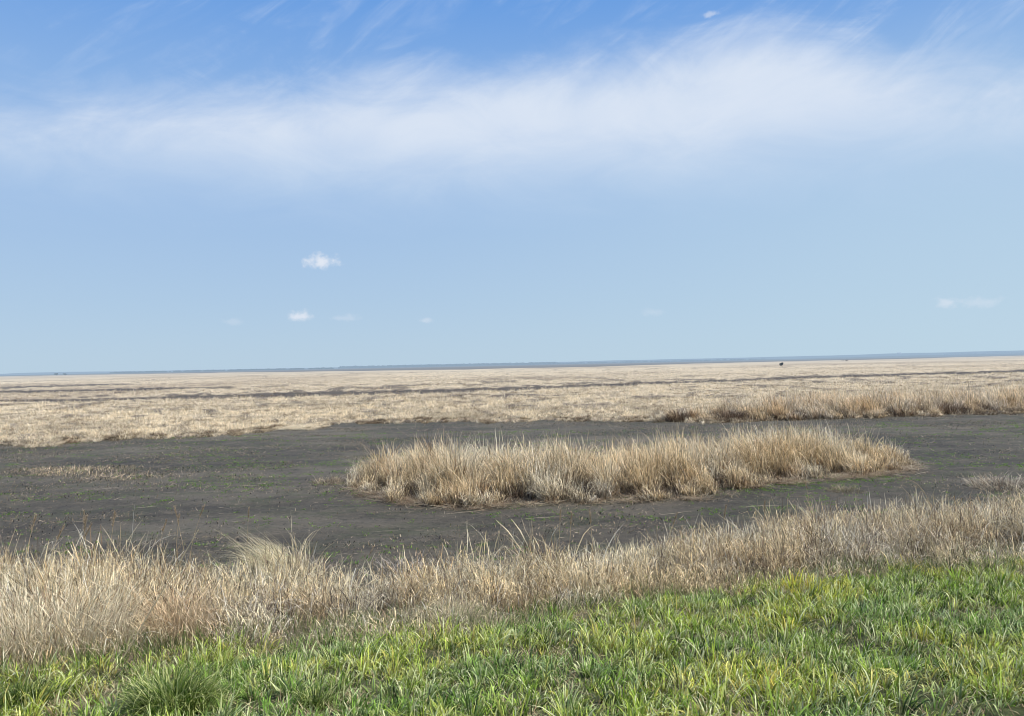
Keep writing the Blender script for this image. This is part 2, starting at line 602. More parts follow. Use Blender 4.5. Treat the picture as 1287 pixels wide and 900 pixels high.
def heading(i, a, r, rad, taz, tl, splay, n_t):
    """lean of a blade: the tuft's own lean plus an outward splay"""
    vx = tl[i] * np.cos(taz[i]) + splay * (r / rad) * np.cos(a) + rng.normal(0, 0.10, len(i))
    vy = tl[i] * np.sin(taz[i]) + splay * (r / rad) * np.sin(a) + rng.normal(0, 0.10, len(i))
    return np.arctan2(vy, vx), np.hypot(vx, vy)


def in_view(x, y, m=1.5, f=0.66):
    return (np.abs(x) < f * y + m)


GREENS = [[0.29, 0.42, 0.075], [0.19, 0.31, 0.05], [0.38, 0.47, 0.12], [0.48, 0.55, 0.24], [0.06, 0.11, 0.03], [0.44, 0.44, 0.14]]


def green_dens(x, y):
    e = green_y(x) - y + 2.2 * (fbm(x * 1.1, y * 1.1, 8, 3) - 0.5)
    tuft = fbm(x * 2.2, y * 2.2, 91, 3)
    return sstep(-1.3, 0.25, e) * (0.30 + 0.70 * sstep(0.36, 0.5, tuft)) * (1 - 0.55 * sstep(0.60, 0.68, fbm(x * 1.3, y * 1.3, 21))) * in_view(x, y) * (0.35 + 0.65 * sstep(3.6, 5.5, y))


cx_, cy_ = scatter(84000, -13, 17, 3.5, 17, green_dens)
x, y, ti, ta, tr = tufts(cx_, cy_, 7, 0.05)
n = len(x); nt_ = len(cx_)
tone = fbm(x * 0.9, y * 0.9, 93, 3)
C = pick(GREENS, nt_, [5, 3, 5, 3, 2, 3])[ti] * rng.uniform(0.7, 1.3, n)[:, None]
C = C * mixc([0.72, 0.85, 0.9], [1.2, 1.08, 0.95], sstep(0.35, 0.65, tone))
yel = sstep(0.45, 0.65, fbm(x * 0.6, y * 0.6, 94, 3)) * sstep(-3, 4, x)
C = C * mixc([1, 1, 1], [1.14, 1.03, 0.72], yel) * rng.choice([0.45, 1.0, 1.0, 1.15], n)[:, None]
pale = rng.uniform(0, 1, n) < 0.20
C[pale] = pick([[0.62, 0.66, 0.40], [0.56, 0.62, 0.32]], int(pale.sum()))
P = np.stack([x, y, bank_z(x, y) - 0.01], 1)
hT = rng.gamma(6, 1 / 6, nt_)
h = hT[ti] * rng.uniform(0.6, 1.2, n) * (0.10 + 0.075 * tone)
az, th = heading(ti, ta, tr, 0.055, rng.vonmises(-0.3, 0.5, nt_), rng.uniform(0, 0.5, nt_), 0.4, nt_)
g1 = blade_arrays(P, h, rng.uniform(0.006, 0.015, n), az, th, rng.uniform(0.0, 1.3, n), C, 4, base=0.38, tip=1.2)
# dead litter between the blades
x, y = scatter(170000, -13, 17, 3.5, 17, lambda x, y: sstep(-1.3, 0.25, green_y(x) - y) * in_view(x, y) * (0.3 + 0.7 * sstep(0.5, 0.62, fbm(x * 1.3, y * 1.3, 21))))
n = len(x)
P = np.stack([x, y, bank_z(x, y) + 0.005], 1)
g2 = blade_arrays(P, rng.uniform(0.06, 0.17, n), rng.uniform(0.004, 0.009, n), rng.uniform(0, 6.28, n), rng.uniform(0.7, 1.45, n), rng.uniform(0, 0.5, n),
                  pick([[0.56, 0.47, 0.29], [0.64, 0.56, 0.38], [0.34, 0.25, 0.15]], n), 3, base=0.8)
tag(blades('green_grass', [g1, g2], M_GREEN), 'lush green grass covering the near verge at the bottom of the picture', 'grass', kind='stuff')

# ------------------------------------------------------------------ DRY GROWTH ALONG THE BANK
STRAW = [[0.76, 0.67, 0.46], [0.66, 0.55, 0.36], [0.88, 0.80, 0.60], [0.44, 0.34, 0.22], [0.78, 0.73, 0.60], [0.20, 0.145, 0.10]]


def straw_dens(x, y):
    e = y - green_y(x) + 2.0 * (fbm(x * 1.0, y * 1.0, 101, 3) - 0.5)
    e2 = edge_y(x) - y + 0.6 * (fbm(x * 1.5, y * 1.5, 102, 3) - 0.5)
    cl = fbm(x * 1.5, y * 1.5, 103, 3)
    return sstep(-0.5, 1.2, e) * sstep(-0.1, 0.5, e2) * (0.10 + 0.90 * sstep(0.42, 0.53, cl)) * (1 - 0.6 * sstep(0.52, 0.62, fbm(x * 0.8, y * 0.8, 107, 3)) * sstep(3, 0, x)) * in_view(x, y, 2.5, 0.68)


def straw_h(x, y):
    e = y - green_y(x)
    lf = sstep(-4, -6.5, x)
    rt = sstep(2.5, 7, x)
    return (0.30 + 0.50 * sstep(0, 2.8, e)) * (1 + 0.12 * lf + 0.12 * rt) * (0.38 + 1.2 * fbm(x * 0.7, y * 0.7, 105, 3))


cx_, cy_ = scatter(29000, -18, 24, 7, 25, straw_dens)
x, y, ti, ta, tr = tufts(cx_, cy_, 30, 0.13)
n = len(x); nt_ = len(cx_)
cl = fbm(x * 0.8, y * 0.8, 106, 3)
C = pick(STRAW, nt_, [5, 3, 5, 2, 3, 1.2])[ti] * np.where(rng.uniform(0, 1, n) < 0.36, rng.uniform(0.18, 0.5, n), rng.uniform(0.85, 1.3, n))[:, None]
C = C * mixc([1.07, 0.98, 0.83], [1.0, 0.99, 0.94], sstep(0.4, 0.6, cl))
C = C * mixc([1, 1, 1], [0.86, 0.84, 0.84], sstep(1, 6, x) * 0.9)
P = np.stack([x, y, bank_z(x, y) - 0.02], 1)
H = straw_h(x, y) * (rng.uniform(0.55, 1.2, nt_)[ti]) * rng.uniform(0.5, 1.15, n)
az, th = heading(ti, ta, tr, 0.13, rng.vonmises(math.pi * 0.9, 0.4, nt_), np.abs(rng.normal(0.1, 0.25, nt_)), 0.28, nt_)
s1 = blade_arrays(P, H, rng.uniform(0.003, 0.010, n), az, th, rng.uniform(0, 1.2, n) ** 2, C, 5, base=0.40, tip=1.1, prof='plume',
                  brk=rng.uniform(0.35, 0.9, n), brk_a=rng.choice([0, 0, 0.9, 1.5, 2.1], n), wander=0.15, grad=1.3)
# crushed grey leaves low in the band
x, y = scatter(150000, -18, 24, 8, 25, lambda x, y: straw_dens(x, y) * sstep(0.42, 0.6, fbm(x * 0.8, y * 0.8, 107, 3)))
n = len(x)
P = np.stack([x, y, bank_z(x, y)], 1)
s2 = blade_arrays(P, straw_h(x, y) * rng.uniform(0.5, 1.2, n), rng.uniform(0.007, 0.014, n), rng.uniform(0, 6.28, n), rng.uniform(0.1, 1.0, n), rng.uniform(0.2, 1.8, n),
                  pick([[0.82, 0.77, 0.66], [0.6, 0.53, 0.44], [0.84, 0.75, 0.58], [0.09, 0.07, 0.065], [0.15, 0.115, 0.10]], n), 5,
                  brk=rng.uniform(0.3, 0.8, n), brk_a=rng.choice([0, 0, 1.0, 1.6], n), base=0.5)
x, y = scatter(26000, -18, 24, 8, 25, lambda x, y: straw_dens(x, y) * (0.35 + 0.65 * sstep(3, -3, x)))
n = len(x)
s4 = blade_arrays(np.stack([x, y, bank_z(x, y)], 1), straw_h(x, y) * rng.uniform(1.0, 1.7, n), rng.uniform(0.006, 0.013, n), rng.uniform(0, 6.28, n), rng.uniform(0.15, 1.1, n), rng.uniform(0.0, 1.6, n),
                  pick([[0.90, 0.82, 0.60], [0.84, 0.72, 0.48], [0.72, 0.58, 0.36], [0.88, 0.84, 0.72]], n), 7, base=0.8, brk=rng.uniform(0.3, 0.9, n), brk_a=rng.choice([0, 0, 0.8, 1.5], n), wander=0.1)
# low fringe where green shoots come through the dead grass
x, y = scatter(170000, -14, 20, 7, 20, lambda x, y: sstep(2.6, 0.0, np.abs(y - green_y(x) - 1.0) * 1.1) * in_view(x, y, 2) * sstep(.35, .6, fbm(x, y, 109, 3)))
n = len(x)
P = np.stack([x, y, bank_z(x, y)], 1)
s3 = blade_arrays(P, rng.uniform(0.12, 0.34, n), rng.uniform(0.004, 0.008, n), rng.uniform(0, 6.28, n), rng.uniform(0.05, 0.6, n), rng.uniform(0, 1, n),
                  pick([[0.16, 0.24, 0.06], [0.10, 0.17, 0.04], [0.32, 0.34, 0.14], [0.52, 0.45, 0.27]], n), 4, base=0.6)
tag(blades('dry_grass', [s1, s2, s3, s4], M_STRAW), 'band of tall dry straw coloured grass along the foot of the bank', 'dry grass', kind='stuff')

# ------------------------------------------------------------------ REED BEDS
REEDC = [[0.82, 0.72, 0.51], [0.76, 0.64, 0.43], [0.90, 0.83, 0.64], [0.48, 0.36, 0.23], [0.84, 0.78, 0.64]]


def reed_bed(name, poly_px, n_try, hmin, hmax, label, dens_extra=None, taper=1.2, lean_az=math.pi, lean=0.18, wmul=1.0, polyw=None, litter=1.0, tint=(1, 1, 1), pockets=()):
    poly = polyw or [(gp(*p).x, gp(*p).y) for p in poly_px]
    xs = [p[0] for p in poly]; ys = [p[1] for p in poly]
    x, y = scatter(n_try // 22, min(xs), max(xs), min(ys), max(ys))
    wx = x + 1.0 * (fbm(x * 0.9, y * 0.9, 201, 3) - 0.5); wy = y + 1.5 * (fbm(x * 0.9, y * 0.9, 202, 3) - 0.5)
    k = in_poly(wx, wy, poly)
    x, y, wx, wy = x[k], y[k], wx[k], wy[k]
    d = poly_dist(wx, wy, poly)
    cl = fbm(x * 1.0, y * 1.0, 203, 3)
    cf = fbm(x * 1.5, y * 0.9, 209, 2)
    k = rng.uniform(0, 1, len(x)) < np.where(d < 1.1, 0.04 + 0.96 * sstep(0.46, 0.52, cf), 0.25 + 0.75 * sstep(0.38, 0.48, cl))
    for qx, qy, sx_, sy_ in pockets:
        k &= ~((((x - qx) / sx_) ** 2 + ((y - qy) / sy_) ** 2 < 1) & (rng.uniform(0, 1, len(x)) < 0.95))
    cx_, cy_, d, cl = x[k], y[k], d[k], cl[k]
    nt_ = len(cx_)
    trad = 0.20
    x, y, ti, ta, tr = tufts(cx_, cy_, 40, trad)
    n = len(x)
    H = ((hmin + (hmax - hmin) * sstep(0, taper, d)) * (0.70 + 0.5 * cl) * rng.uniform(0.5, 1.22, nt_))[ti] * rng.uniform(0.55, 1.08, n)
    z = np.full(n, -0.02)
    C = pick(REEDC, nt_, [5, 4, 4, 1.5, 2])[ti] * np.where(rng.uniform(0, 1, n) < 0.28, rng.uniform(0.2, 0.55, n), rng.uniform(0.85, 1.25, n))[:, None] * np.array(tint)
    tn = fbm(x * 0.6, y * 0.6, 205, 3)
    C = C * mixc([1.04, 0.97, 0.86], [1.0, 1.0, 1.0], sstep(0.38, 0.6, tn))
    az, th = heading(ti, ta, tr, trad, rng.vonmises(lean_az, 1.0, nt_), np.abs(rng.normal(lean, 0.15, nt_)), 0.22, nt_)
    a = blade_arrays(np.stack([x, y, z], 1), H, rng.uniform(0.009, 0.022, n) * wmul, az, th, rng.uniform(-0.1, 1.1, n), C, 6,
                     brk=rng.uniform(0.4, 0.95, n), brk_a=rng.choice([0, 0, 0.7, 1.2, 1.8, 2.4], n), base=0.24, tip=1.12, wander=0.16, grad=1.15)  # dark feet: dead bases, plus shade between the reeds put into the colour
    # broken dark stubble and hanging leaves at the foot
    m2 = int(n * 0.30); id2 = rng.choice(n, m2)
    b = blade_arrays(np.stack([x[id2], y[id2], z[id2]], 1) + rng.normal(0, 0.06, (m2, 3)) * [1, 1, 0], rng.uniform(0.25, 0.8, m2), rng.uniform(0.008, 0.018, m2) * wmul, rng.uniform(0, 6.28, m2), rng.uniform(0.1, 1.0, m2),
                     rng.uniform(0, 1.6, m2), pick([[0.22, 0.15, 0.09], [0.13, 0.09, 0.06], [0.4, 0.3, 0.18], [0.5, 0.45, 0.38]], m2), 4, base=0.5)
    parts = [a, b]
    for qx, qy, sx_, sy_ in pockets:  # pocket blades coloured dark to stand in for shade between the clumps
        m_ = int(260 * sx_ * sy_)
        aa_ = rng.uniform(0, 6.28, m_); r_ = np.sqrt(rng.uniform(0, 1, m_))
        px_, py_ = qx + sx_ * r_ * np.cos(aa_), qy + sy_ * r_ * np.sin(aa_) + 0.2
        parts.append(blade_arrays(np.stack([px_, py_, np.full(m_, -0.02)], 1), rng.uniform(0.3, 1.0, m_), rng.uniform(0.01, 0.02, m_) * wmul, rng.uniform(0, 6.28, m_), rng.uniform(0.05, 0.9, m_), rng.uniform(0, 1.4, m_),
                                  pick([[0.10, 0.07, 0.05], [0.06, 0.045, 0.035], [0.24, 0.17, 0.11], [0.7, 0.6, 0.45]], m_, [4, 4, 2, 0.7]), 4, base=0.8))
    # flattened leaves spilling onto the mud around it
    m3 = int(9000 * litter)
    ed = []
    for i in range(len(poly)):
        x1, y1 = poly[i]; x2, y2 = poly[(i + 1) % len(poly)]
        kk = max(1, int(m3 * math.hypot(x2 - x1, y2 - y1) / sum(math.hypot(poly[j][0] - poly[j - 1][0], poly[j][1] - poly[j - 1][1]) for j in range(len(poly)))))
        t = rng.uniform(0, 1, kk)
        ed.append(np.stack([x1 + (x2 - x1) * t, y1 + (y2 - y1) * t], 1))
    ed = np.concatenate(ed) + rng.normal(0, 0.33, (sum(len(e) for e in ed), 2))
    wn = fbm(ed[:, 0] * 1.2, ed[:, 1] * 1.2, 207, 3)
    ed = ed[rng.uniform(0, 1, len(ed)) < sstep(0.35, 0.6, wn)]
    m3 = len(ed)
    c = blade_arrays(np.stack([ed[:, 0], ed[:, 1], mud_z(ed[:, 0], ed[:, 1]) + rng.uniform(0.01, 0.10, m3)], 1), rng.uniform(0.15, 0.7, m3), rng.uniform(0.008, 0.018, m3) * wmul, rng.uniform(0, 6.28, m3),
                     rng.uniform(1.35, 1.62, m3), rng.normal(0, 0.12, m3), pick([[0.5, 0.42, 0.28], [0.6, 0.53, 0.40], [0.36, 0.26, 0.16], [0.25, 0.18, 0.12]], m3), 3, base=0.95)
    parts.append(c)
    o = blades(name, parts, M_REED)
    return tag(o, label, 'reeds', kind='stuff')


isl = [(430, 606), (465, 622), (530, 634), (600, 639), (690, 633), (780, 630), (870, 626), (935, 614), (1010, 604), (1075, 600), (1138, 590), (1130, 580), (1060, 577), (960, 581), (860, 588), (760, 596), (660, 600), (560, 599), (480, 598)]
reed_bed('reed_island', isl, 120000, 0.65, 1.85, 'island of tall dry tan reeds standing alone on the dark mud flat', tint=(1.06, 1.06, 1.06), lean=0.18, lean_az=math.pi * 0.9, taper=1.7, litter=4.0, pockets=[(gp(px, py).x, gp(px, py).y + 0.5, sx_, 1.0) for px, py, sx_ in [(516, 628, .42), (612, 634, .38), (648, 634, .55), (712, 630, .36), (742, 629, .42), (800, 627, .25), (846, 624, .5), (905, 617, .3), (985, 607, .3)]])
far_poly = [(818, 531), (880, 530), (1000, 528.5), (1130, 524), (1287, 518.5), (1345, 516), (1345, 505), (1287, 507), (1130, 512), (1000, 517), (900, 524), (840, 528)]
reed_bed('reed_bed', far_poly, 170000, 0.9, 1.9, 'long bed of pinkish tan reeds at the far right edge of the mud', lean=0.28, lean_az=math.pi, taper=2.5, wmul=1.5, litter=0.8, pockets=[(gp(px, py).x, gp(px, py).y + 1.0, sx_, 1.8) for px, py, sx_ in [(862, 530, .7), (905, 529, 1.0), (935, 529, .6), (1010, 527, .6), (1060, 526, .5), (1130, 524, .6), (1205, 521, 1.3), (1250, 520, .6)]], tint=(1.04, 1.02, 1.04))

# ------------------------------------------------------------------ straw tufts over the plain
def plain_tufts():
    n = 620000
    a = rng.uniform(R(-36), R(36), n)
    k = rng.uniform(0, 1, n) ** 1.25
    rb = plain_r(a)
    rr = 1 / ((1 / rb) * (1 - k) + (1 / 650.0) * k)
    x = rr * np.sin(a); y = rr * np.cos(a)
    rr = rr * rng.normal(0.995, 0.006, n); x = rr * np.sin(a); y = rr * np.cos(a)
    c = chan(x, y)
    u = x / y; q = 1 / y
    fl = sstep(0.56, 0.66, fbm(u * 45, q * 2600, 82, 4)) * sstep(330, 150, rr) * 0.85
    lowm = sstep(0.45, 0.30, fbm(x * 0.55, y * 0.4, 71, 3)) * sstep(400, 90, rr) * 0.6
    keep = rng.uniform(0, 1, n) > np.maximum(np.maximum(c * 1.0, fl), lowm)
    x, y, rr = x[keep], y[keep], rr[keep]
    n = len(x)
    z = np.where(rr < plain_r(np.arctan2(x, y)) * 1.001, 0.0, np.maximum(plain_z(x, y), 0.02)) - 0.01
    tn = fbm(x * 1.6, y * 1.3, 75, 3)
    C = pick([[0.76, 0.65, 0.45], [0.88, 0.79, 0.60], [0.64, 0.52, 0.34], [0.28, 0.20, 0.13], [0.80, 0.72, 0.57]], n, [5, 4, 3, 1.5, 2])
    C = C * ((0.42 + 0.80 * sstep(0.38, 0.54, tn)) * (0.82 + 0.3 * sstep(0.4, 0.55, fbm(x * 0.25, y * 0.12, 78, 3))))[:, None]
    s = np.clip((rr / 60) ** 0.6, 0.9, 3)
    p1 = blade_arrays(np.stack([x, y, z], 1), rng.uniform(0.15, 0.45, n) * np.clip(s, 1, 1.5), rng.uniform(0.010, 0.022, n) * s, rng.uniform(0, 6.28, n), rng.uniform(0.7, 1.5, n) - 0.6 * sstep(0.5, 0.62, tn),
                      rng.uniform(0, 0.5, n), C, 2, base=0.7)
    # dark stubble lumps along the edge of the straw and dotted over it
    a = rng.uniform(R(-36), R(36), 12000)
    rb = plain_r(a)
    ed = rng.uniform(0, 1, len(a)) < 0.28
    q2 = rng.uniform(0, 1, len(a))
    r2 = np.where(ed, rb + rng.normal(0.3, 0.4, len(a)), 1 / (1 / rb * (1 - q2) + q2 / 260.0))
    kp = fbm(a * 60, np.where(ed, 3.0, 1500 / r2), 76, 3) > 0.50
    a, r2 = a[kp], r2[kp]
    cx, cy = r2 * np.sin(a), r2 * np.cos(a)
    x, y, ti, ta, tr = tufts(cx, cy, 26, 0.22)
    n = len(x)
    z = np.maximum(plain_z(x, y), 0.02) * (np.hypot(x, y) > plain_r(np.arctan2(x, y)) * 1.002) - 0.02
    az, th = heading(ti, ta, tr, 0.22, rng.vonmises(math.pi, 0.5, len(cx)), rng.uniform(0, 0.4, len(cx)), 0.6, 0)
    C = pick([[0.28, 0.20, 0.13], [0.15, 0.11, 0.08], [0.55, 0.45, 0.31], [0.5, 0.4, 0.26]], len(cx))[ti]
    p2 = blade_arrays(np.stack([x, y, z], 1), rng.uniform(0.4, 1.0, len(cx))[ti] * rng.uniform(0.12, 0.34, n), rng.uniform(0.012, 0.03, n), az, th, rng.uniform(0, 0.8, n), C, 3, base=0.6)
    v, q, c = join_arrays([p1, p2])
    return v, q, c


tag(blades('marsh_straw', [plain_tufts()], M_STRAW), 'pale flattened straw spread over the wide marsh up to the horizon', 'straw', kind='stuff')

# ------------------------------------------------------------------ things lying and growing on the mud (stuff)
def near_mud(x, y):
    a = np.arctan2(x, y); r = np.hypot(x, y)
    return (y > edge_y(x) - 0.3) & (r < plain_r(a) * 1.01) & in_view(x, y, 3, 0.68)


isl_w = [(gp(*p).x, gp(*p).y) for p in isl]
x, y = scatter(520000, -40, 45, 15, 62)
k = near_mud(x, y); x, y = x[k], y[k]
dn = 0.5 * sstep(0.45, 0.66, fbm(x * 0.35, y * 0.6, 301, 4)) + 0.07 + 0.5 * np.exp(-np.abs(np.hypot(x, y) - plain_r(np.arctan2(x, y))) / 1.2)
lp = [gp(90, 596), gp(150, 600), gp(60, 592), gp(120, 590)]
for p in lp:
    dn = dn + 3.5 * np.exp(-(((x - p.x) / 1.6) ** 2 + ((y - p.y) / 0.8) ** 2))
k = rng.uniform(0, 1, len(x)) < dn * 0.8
x, y = x[k], y[k]; n = len(x)
kk = rng.uniform(0, 1, n) < 0.55
thl = np.where(kk, rng.uniform(0.1, 1.1, n), rng.uniform(1.2, 1.6, n))
pale_n = np.zeros(n)
for p in lp: pale_n = pale_n + np.exp(-(((x - p.x) / 1.6) ** 2 + ((y - p.y) / 0.8) ** 2))
l1 = blade_arrays(np.stack([x, y, mud_z(x, y) + 0.015], 1), np.where(kk, rng.uniform(0.03, 0.10, n), rng.gamma(2, 0.05, n) + 0.03) * (1 + 1.6 * np.clip(pale_n, 0, 1)), rng.uniform(0.010, 0.03, n), rng.vonmises(0, 0.6, n), thl, rng.normal(0, 0.15, n),
                  pick([[0.62, 0.52, 0.36], [0.42, 0.34, 0.22], [0.22, 0.18, 0.12], [0.16, 0.17, 0.08], [0.035, 0.03, 0.024]], n), 2, base=1.0)
l1 = (l1[0], l1[1], l1[2] * np.array([1, 0.97, 1.0]) * (1 + 0.8 * np.clip(np.repeat(pale_n, 6), 0, 1))[:, None])
tg = gp(385, 538.5)
n = 5200
tx = tg.x - np.abs(rng.normal(0, 2.6, n)) + 1.0; ty = tg.y + rng.normal(0, 1.1, n)
l2 = blade_arrays(np.stack([tx, ty, rng.uniform(0.02, 0.16, n)], 1), rng.uniform(0.15, 0.5, n), rng.uniform(0.015, 0.03, n), rng.uniform(0, 6.28, n), rng.uniform(1.2, 1.6, n), rng.normal(0, 0.15, n),
                  pick([[0.86, 0.78, 0.60], [0.78, 0.68, 0.48]], n), 2, base=1.0)
tag(blades('reed_litter', [l1, l2], M_REED), 'scattered bits of broken straw lying on the dark mud', 'straw litter', kind='stuff')

x, y = scatter(50000, -30, 36, 15, 55)
k = near_mud(x, y); x, y = x[k], y[k]
dn = 0.5 * sstep(0.55, 0.7, fbm(x * 0.5, y * 0.7, 311, 4)) + 0.03
for p, sx, sy, w in [(gp(1030, 607), 1.8, .6, 3), (gp(1085, 600), 1.5, .5, 3), (gp(1250, 586), .8, .3, 2), (gp(1120, 580), .8, .3, 2), (gp(990, 615), 1.2, .4, 2.2)]:
    dn = dn + w * np.exp(-(((x - p.x) / sx) ** 2 + ((y - p.y) / sy) ** 2))
k = rng.uniform(0, 1, len(x)) < dn
x, y = x[k], y[k]
x = np.repeat(x, 9) + rng.normal(0, 0.05, len(x) * 9); y = np.repeat(y, 9) + rng.normal(0, 0.05, len(y) * 9); n = len(x)
w1 = blade_arrays(np.stack([x, y, mud_z(x, y)], 1), rng.uniform(0.03, 0.09, n), rng.uniform(0.01, 0.025, n), rng.uniform(0, 6.28, n), rng.uniform(0.3, 1.3, n), rng.uniform(0, 1, n),
                  pick([[0.18, 0.34, 0.06], [0.12, 0.25, 0.05], [0.24, 0.38, 0.08]], n), 2, base=0.8)
tag(blades('mud_seedlings', [w1], M_GREEN), 'tiny green seedlings sprouting in patches on the mud', 'seedlings', kind='stuff')

# ------------------------------------------------------------------ single plants
def tussock(name, px, py, rad, n, hmin, hmax, wid, cols, label, cat='grass tussock', group=None, mat=None, spread=0.9, curl=1.2, on='bank', wts=None, az0=None, kap=0.0, prof='leaf', S=6, th_add=0.0):
    if on == 'bank': bx, by, bz = bp_px(px, py)
    else:
        p = gp(px, py); bx, by, bz = p.x, p.y, float(mud_z(np.array([p.x]), np.array([p.y]))[0])
    rr = rad * np.sqrt(rng.uniform(0, 1, n)); aa = rng.uniform(0, 6.28, n)
    x = bx + rr * np.cos(aa); y = by + rr * np.sin(aa)
    z = (bank_z(x, y) if on == 'bank' else mud_z(x, y)) - 0.02
    cid = rng.integers(0, 24, n)
    az = aa + rng.normal(0, 0.7, 24)[cid] + rng.normal(0, 0.35, n) if az0 is None else rng.vonmises(az0, kap, n)
    th = spread * (rr / rad) * rng.uniform(0.3, 1.25, 24)[cid] * rng.uniform(0.6, 1.2, n) + np.abs(rng.normal(0, 0.1, n)) + th_add
    v = blade_arrays(np.stack([x, y, z], 1), rng.uniform(hmin, hmax, n) * rng.uniform(0.45, 1.0, 24)[cid], rng.uniform(0.7, 1.3, n) * wid, az, th, rng.uniform(0.2, 1, n) * curl, pick(cols, n, wts) * rng.uniform(0.6, 1.25, 24)[cid][:, None], S, base=0.45, tip=1.1, prof=prof, brk=rng.uniform(0.4, 0.9, n), brk_a=rng.choice([0, 0, 0, 0.8, 1.4], n))
    o = blades(name, [v], mat or M_STRAW, loc=(bx, by, bz))
    return tag(o, label, cat, group)


DG = [[0.07, 0.12, 0.02], [0.13, 0.21, 0.035], [0.27, 0.33, 0.09], [0.52, 0.56, 0.26]]
tussock('grass_tussock', 220, 896, 0.27, 2300, 0.32, 0.62, 0.007, DG, 'dark blue green round tussock at the bottom left of the verge', mat=M_GREEN, spread=0.95, curl=1.3)
tussock('grass_tussock', 30, 892, 0.16, 700, 0.22, 0.36, 0.008, DG[:3], 'dark green upright tuft in the bottom left corner of the verge', mat=M_GREEN, spread=0.5, curl=0.7)
tussock('grass_tussock', 395, 888, 0.14, 500, 0.16, 0.28, 0.008, DG, 'small dark green tuft right of the round tussock', mat=M_GREEN, spread=0.7)
ST2 = [[0.84, 0.74, 0.52], [0.92, 0.84, 0.63], [0.74, 0.62, 0.41], [0.42, 0.31, 0.20]]
tussock('dry_tussock', 62, 824, 0.85, 3000, 0.5, 1.25, 0.006, ST2, 'largest dry tussock, golden straw fanning out at the far left', cat='dry tussock', spread=0.32, curl=0.7, prof='plume', S=7)
tussock('dry_tussock', 225, 806, 0.30, 900, 0.5, 1.0, 0.006, [[0.80, 0.62, 0.40], [0.84, 0.69, 0.47], [0.52, 0.37, 0.22]], 'orange tinted dry tussock right of the large golden one', cat='dry tussock', spread=0.4, curl=0.8, prof='plume')
tussock('bent_grass', 372, 738, 0.5, 1300, 1.3, 2.2, 0.006, [[0.74, 0.66, 0.42], [0.80, 0.73, 0.50], [0.58, 0.49, 0.29]], 'sheaf of pale yellow dry grass bowed over towards the left', cat='dry grass', spread=0.35, curl=1.3, az0=math.pi, kap=9, th_add=0.45, prof='leaf', S=8)
tussock('dry_tussock', 730, 752, 0.45, 900, 0.55, 0.95, 0.006, ST2[:3], 'upright golden dry tussock in the middle of the dry band', cat='dry tussock', spread=0.35, curl=0.7, prof='plume')
tussock('bent_grass', 575, 790, 0.5, 700, 0.4, 0.75, 0.005, [[0.60, 0.53, 0.36], [0.54, 0.46, 0.30]], 'flattened pale dry grass sheaf lying at the edge of the green verge', cat='dry grass', spread=1.2, curl=0.8, S=6)
tussock('cattail_clump', 510, 730, 0.5, 300, 0.5, 0.95, 0.016, [[0.50, 0.45, 0.40], [0.62, 0.55, 0.47], [0.30, 0.25, 0.21]], 'crushed grey cattail clump left of centre in the dry band', cat='cattails', spread=0.7, curl=1.2)
tussock('cattail_clump', 385, 735, 0.35, 180, 0.6, 1.1, 0.016, [[0.55, 0.49, 0.42], [0.66, 0.58, 0.48], [0.3, 0.25, 0.2]], 'crushed pale cattail clump right of the bowed yellow sheaf', cat='cattails', spread=0.7, curl=1.0)
tussock('dry_tussock', 1085, 680, 1.0, 1800, 0.5, 0.9, 0.008, [[0.76, 0.68, 0.55], [0.64, 0.54, 0.41], [0.82, 0.76, 0.66]], 'whitish dry tussock at the crest of the band, right of the island', cat='dry tussock', spread=0.6, curl=1.2)
tussock('dry_tussock', 1150, 672, 0.9, 1500, 0.5, 0.9, 0.008, [[0.76, 0.68, 0.55], [0.64, 0.54, 0.41], [0.82, 0.76, 0.66]], 'pale dry tussock under the tall arching stalk', cat='dry tussock', spread=0.6, curl=1.2)
tussock('dry_tussock', 1262, 612, 1.1, 1100, 0.3, 0.7, 0.012, [[0.66, 0.57, 0.43], [0.80, 0.71, 0.55], [0.34, 0.26, 0.19]], 'light brown dry tussock standing on the mud at the right edge', cat='dry tussock', spread=1.1, curl=1.0, on='mud')
tussock('straw_heap', 415, 607, 0.7, 380, 0.2, 0.6, 0.012, [[0.5, 0.42, 0.29], [0.6, 0.52, 0.38], [0.3, 0.22, 0.15]], 'low heap of fallen straw beside the left tip of the island', cat='straw', spread=1.6, curl=0.3, on='mud')
tussock('straw_heap', 1062, 617, 0.6, 500, 0.15, 0.35, 0.010, [[0.34, 0.30, 0.18], [0.40, 0.34, 0.22]], 'small pale olive grass hump on the mud between island and bank', cat='straw', spread=1.4, curl=0.5, on='mud')
for i, (px, py, r_, lab) in enumerate([(1213, 519, 0.9, 'dark brown reed clump beside the largest one, near the right edge of the far bed'),
                                       (1188, 520, 0.8, 'smaller dark brown reed clump in the far bed, left of its dark neighbour'),
                                       (920, 529, 0.8, 'dark brown reed clump near the left end of the far bed'),
                                       (852, 529.5, 0.9, 'dark reed clump at the very left tip of the far bed')]):
    tussock('reed_clump', px, py, r_, 900, 0.5, 1.35, 0.02, [[0.22, 0.15, 0.10], [0.14, 0.10, 0.07], [0.36, 0.26, 0.18]], lab, cat='reed clump', spread=0.55, curl=0.6, on='mud')

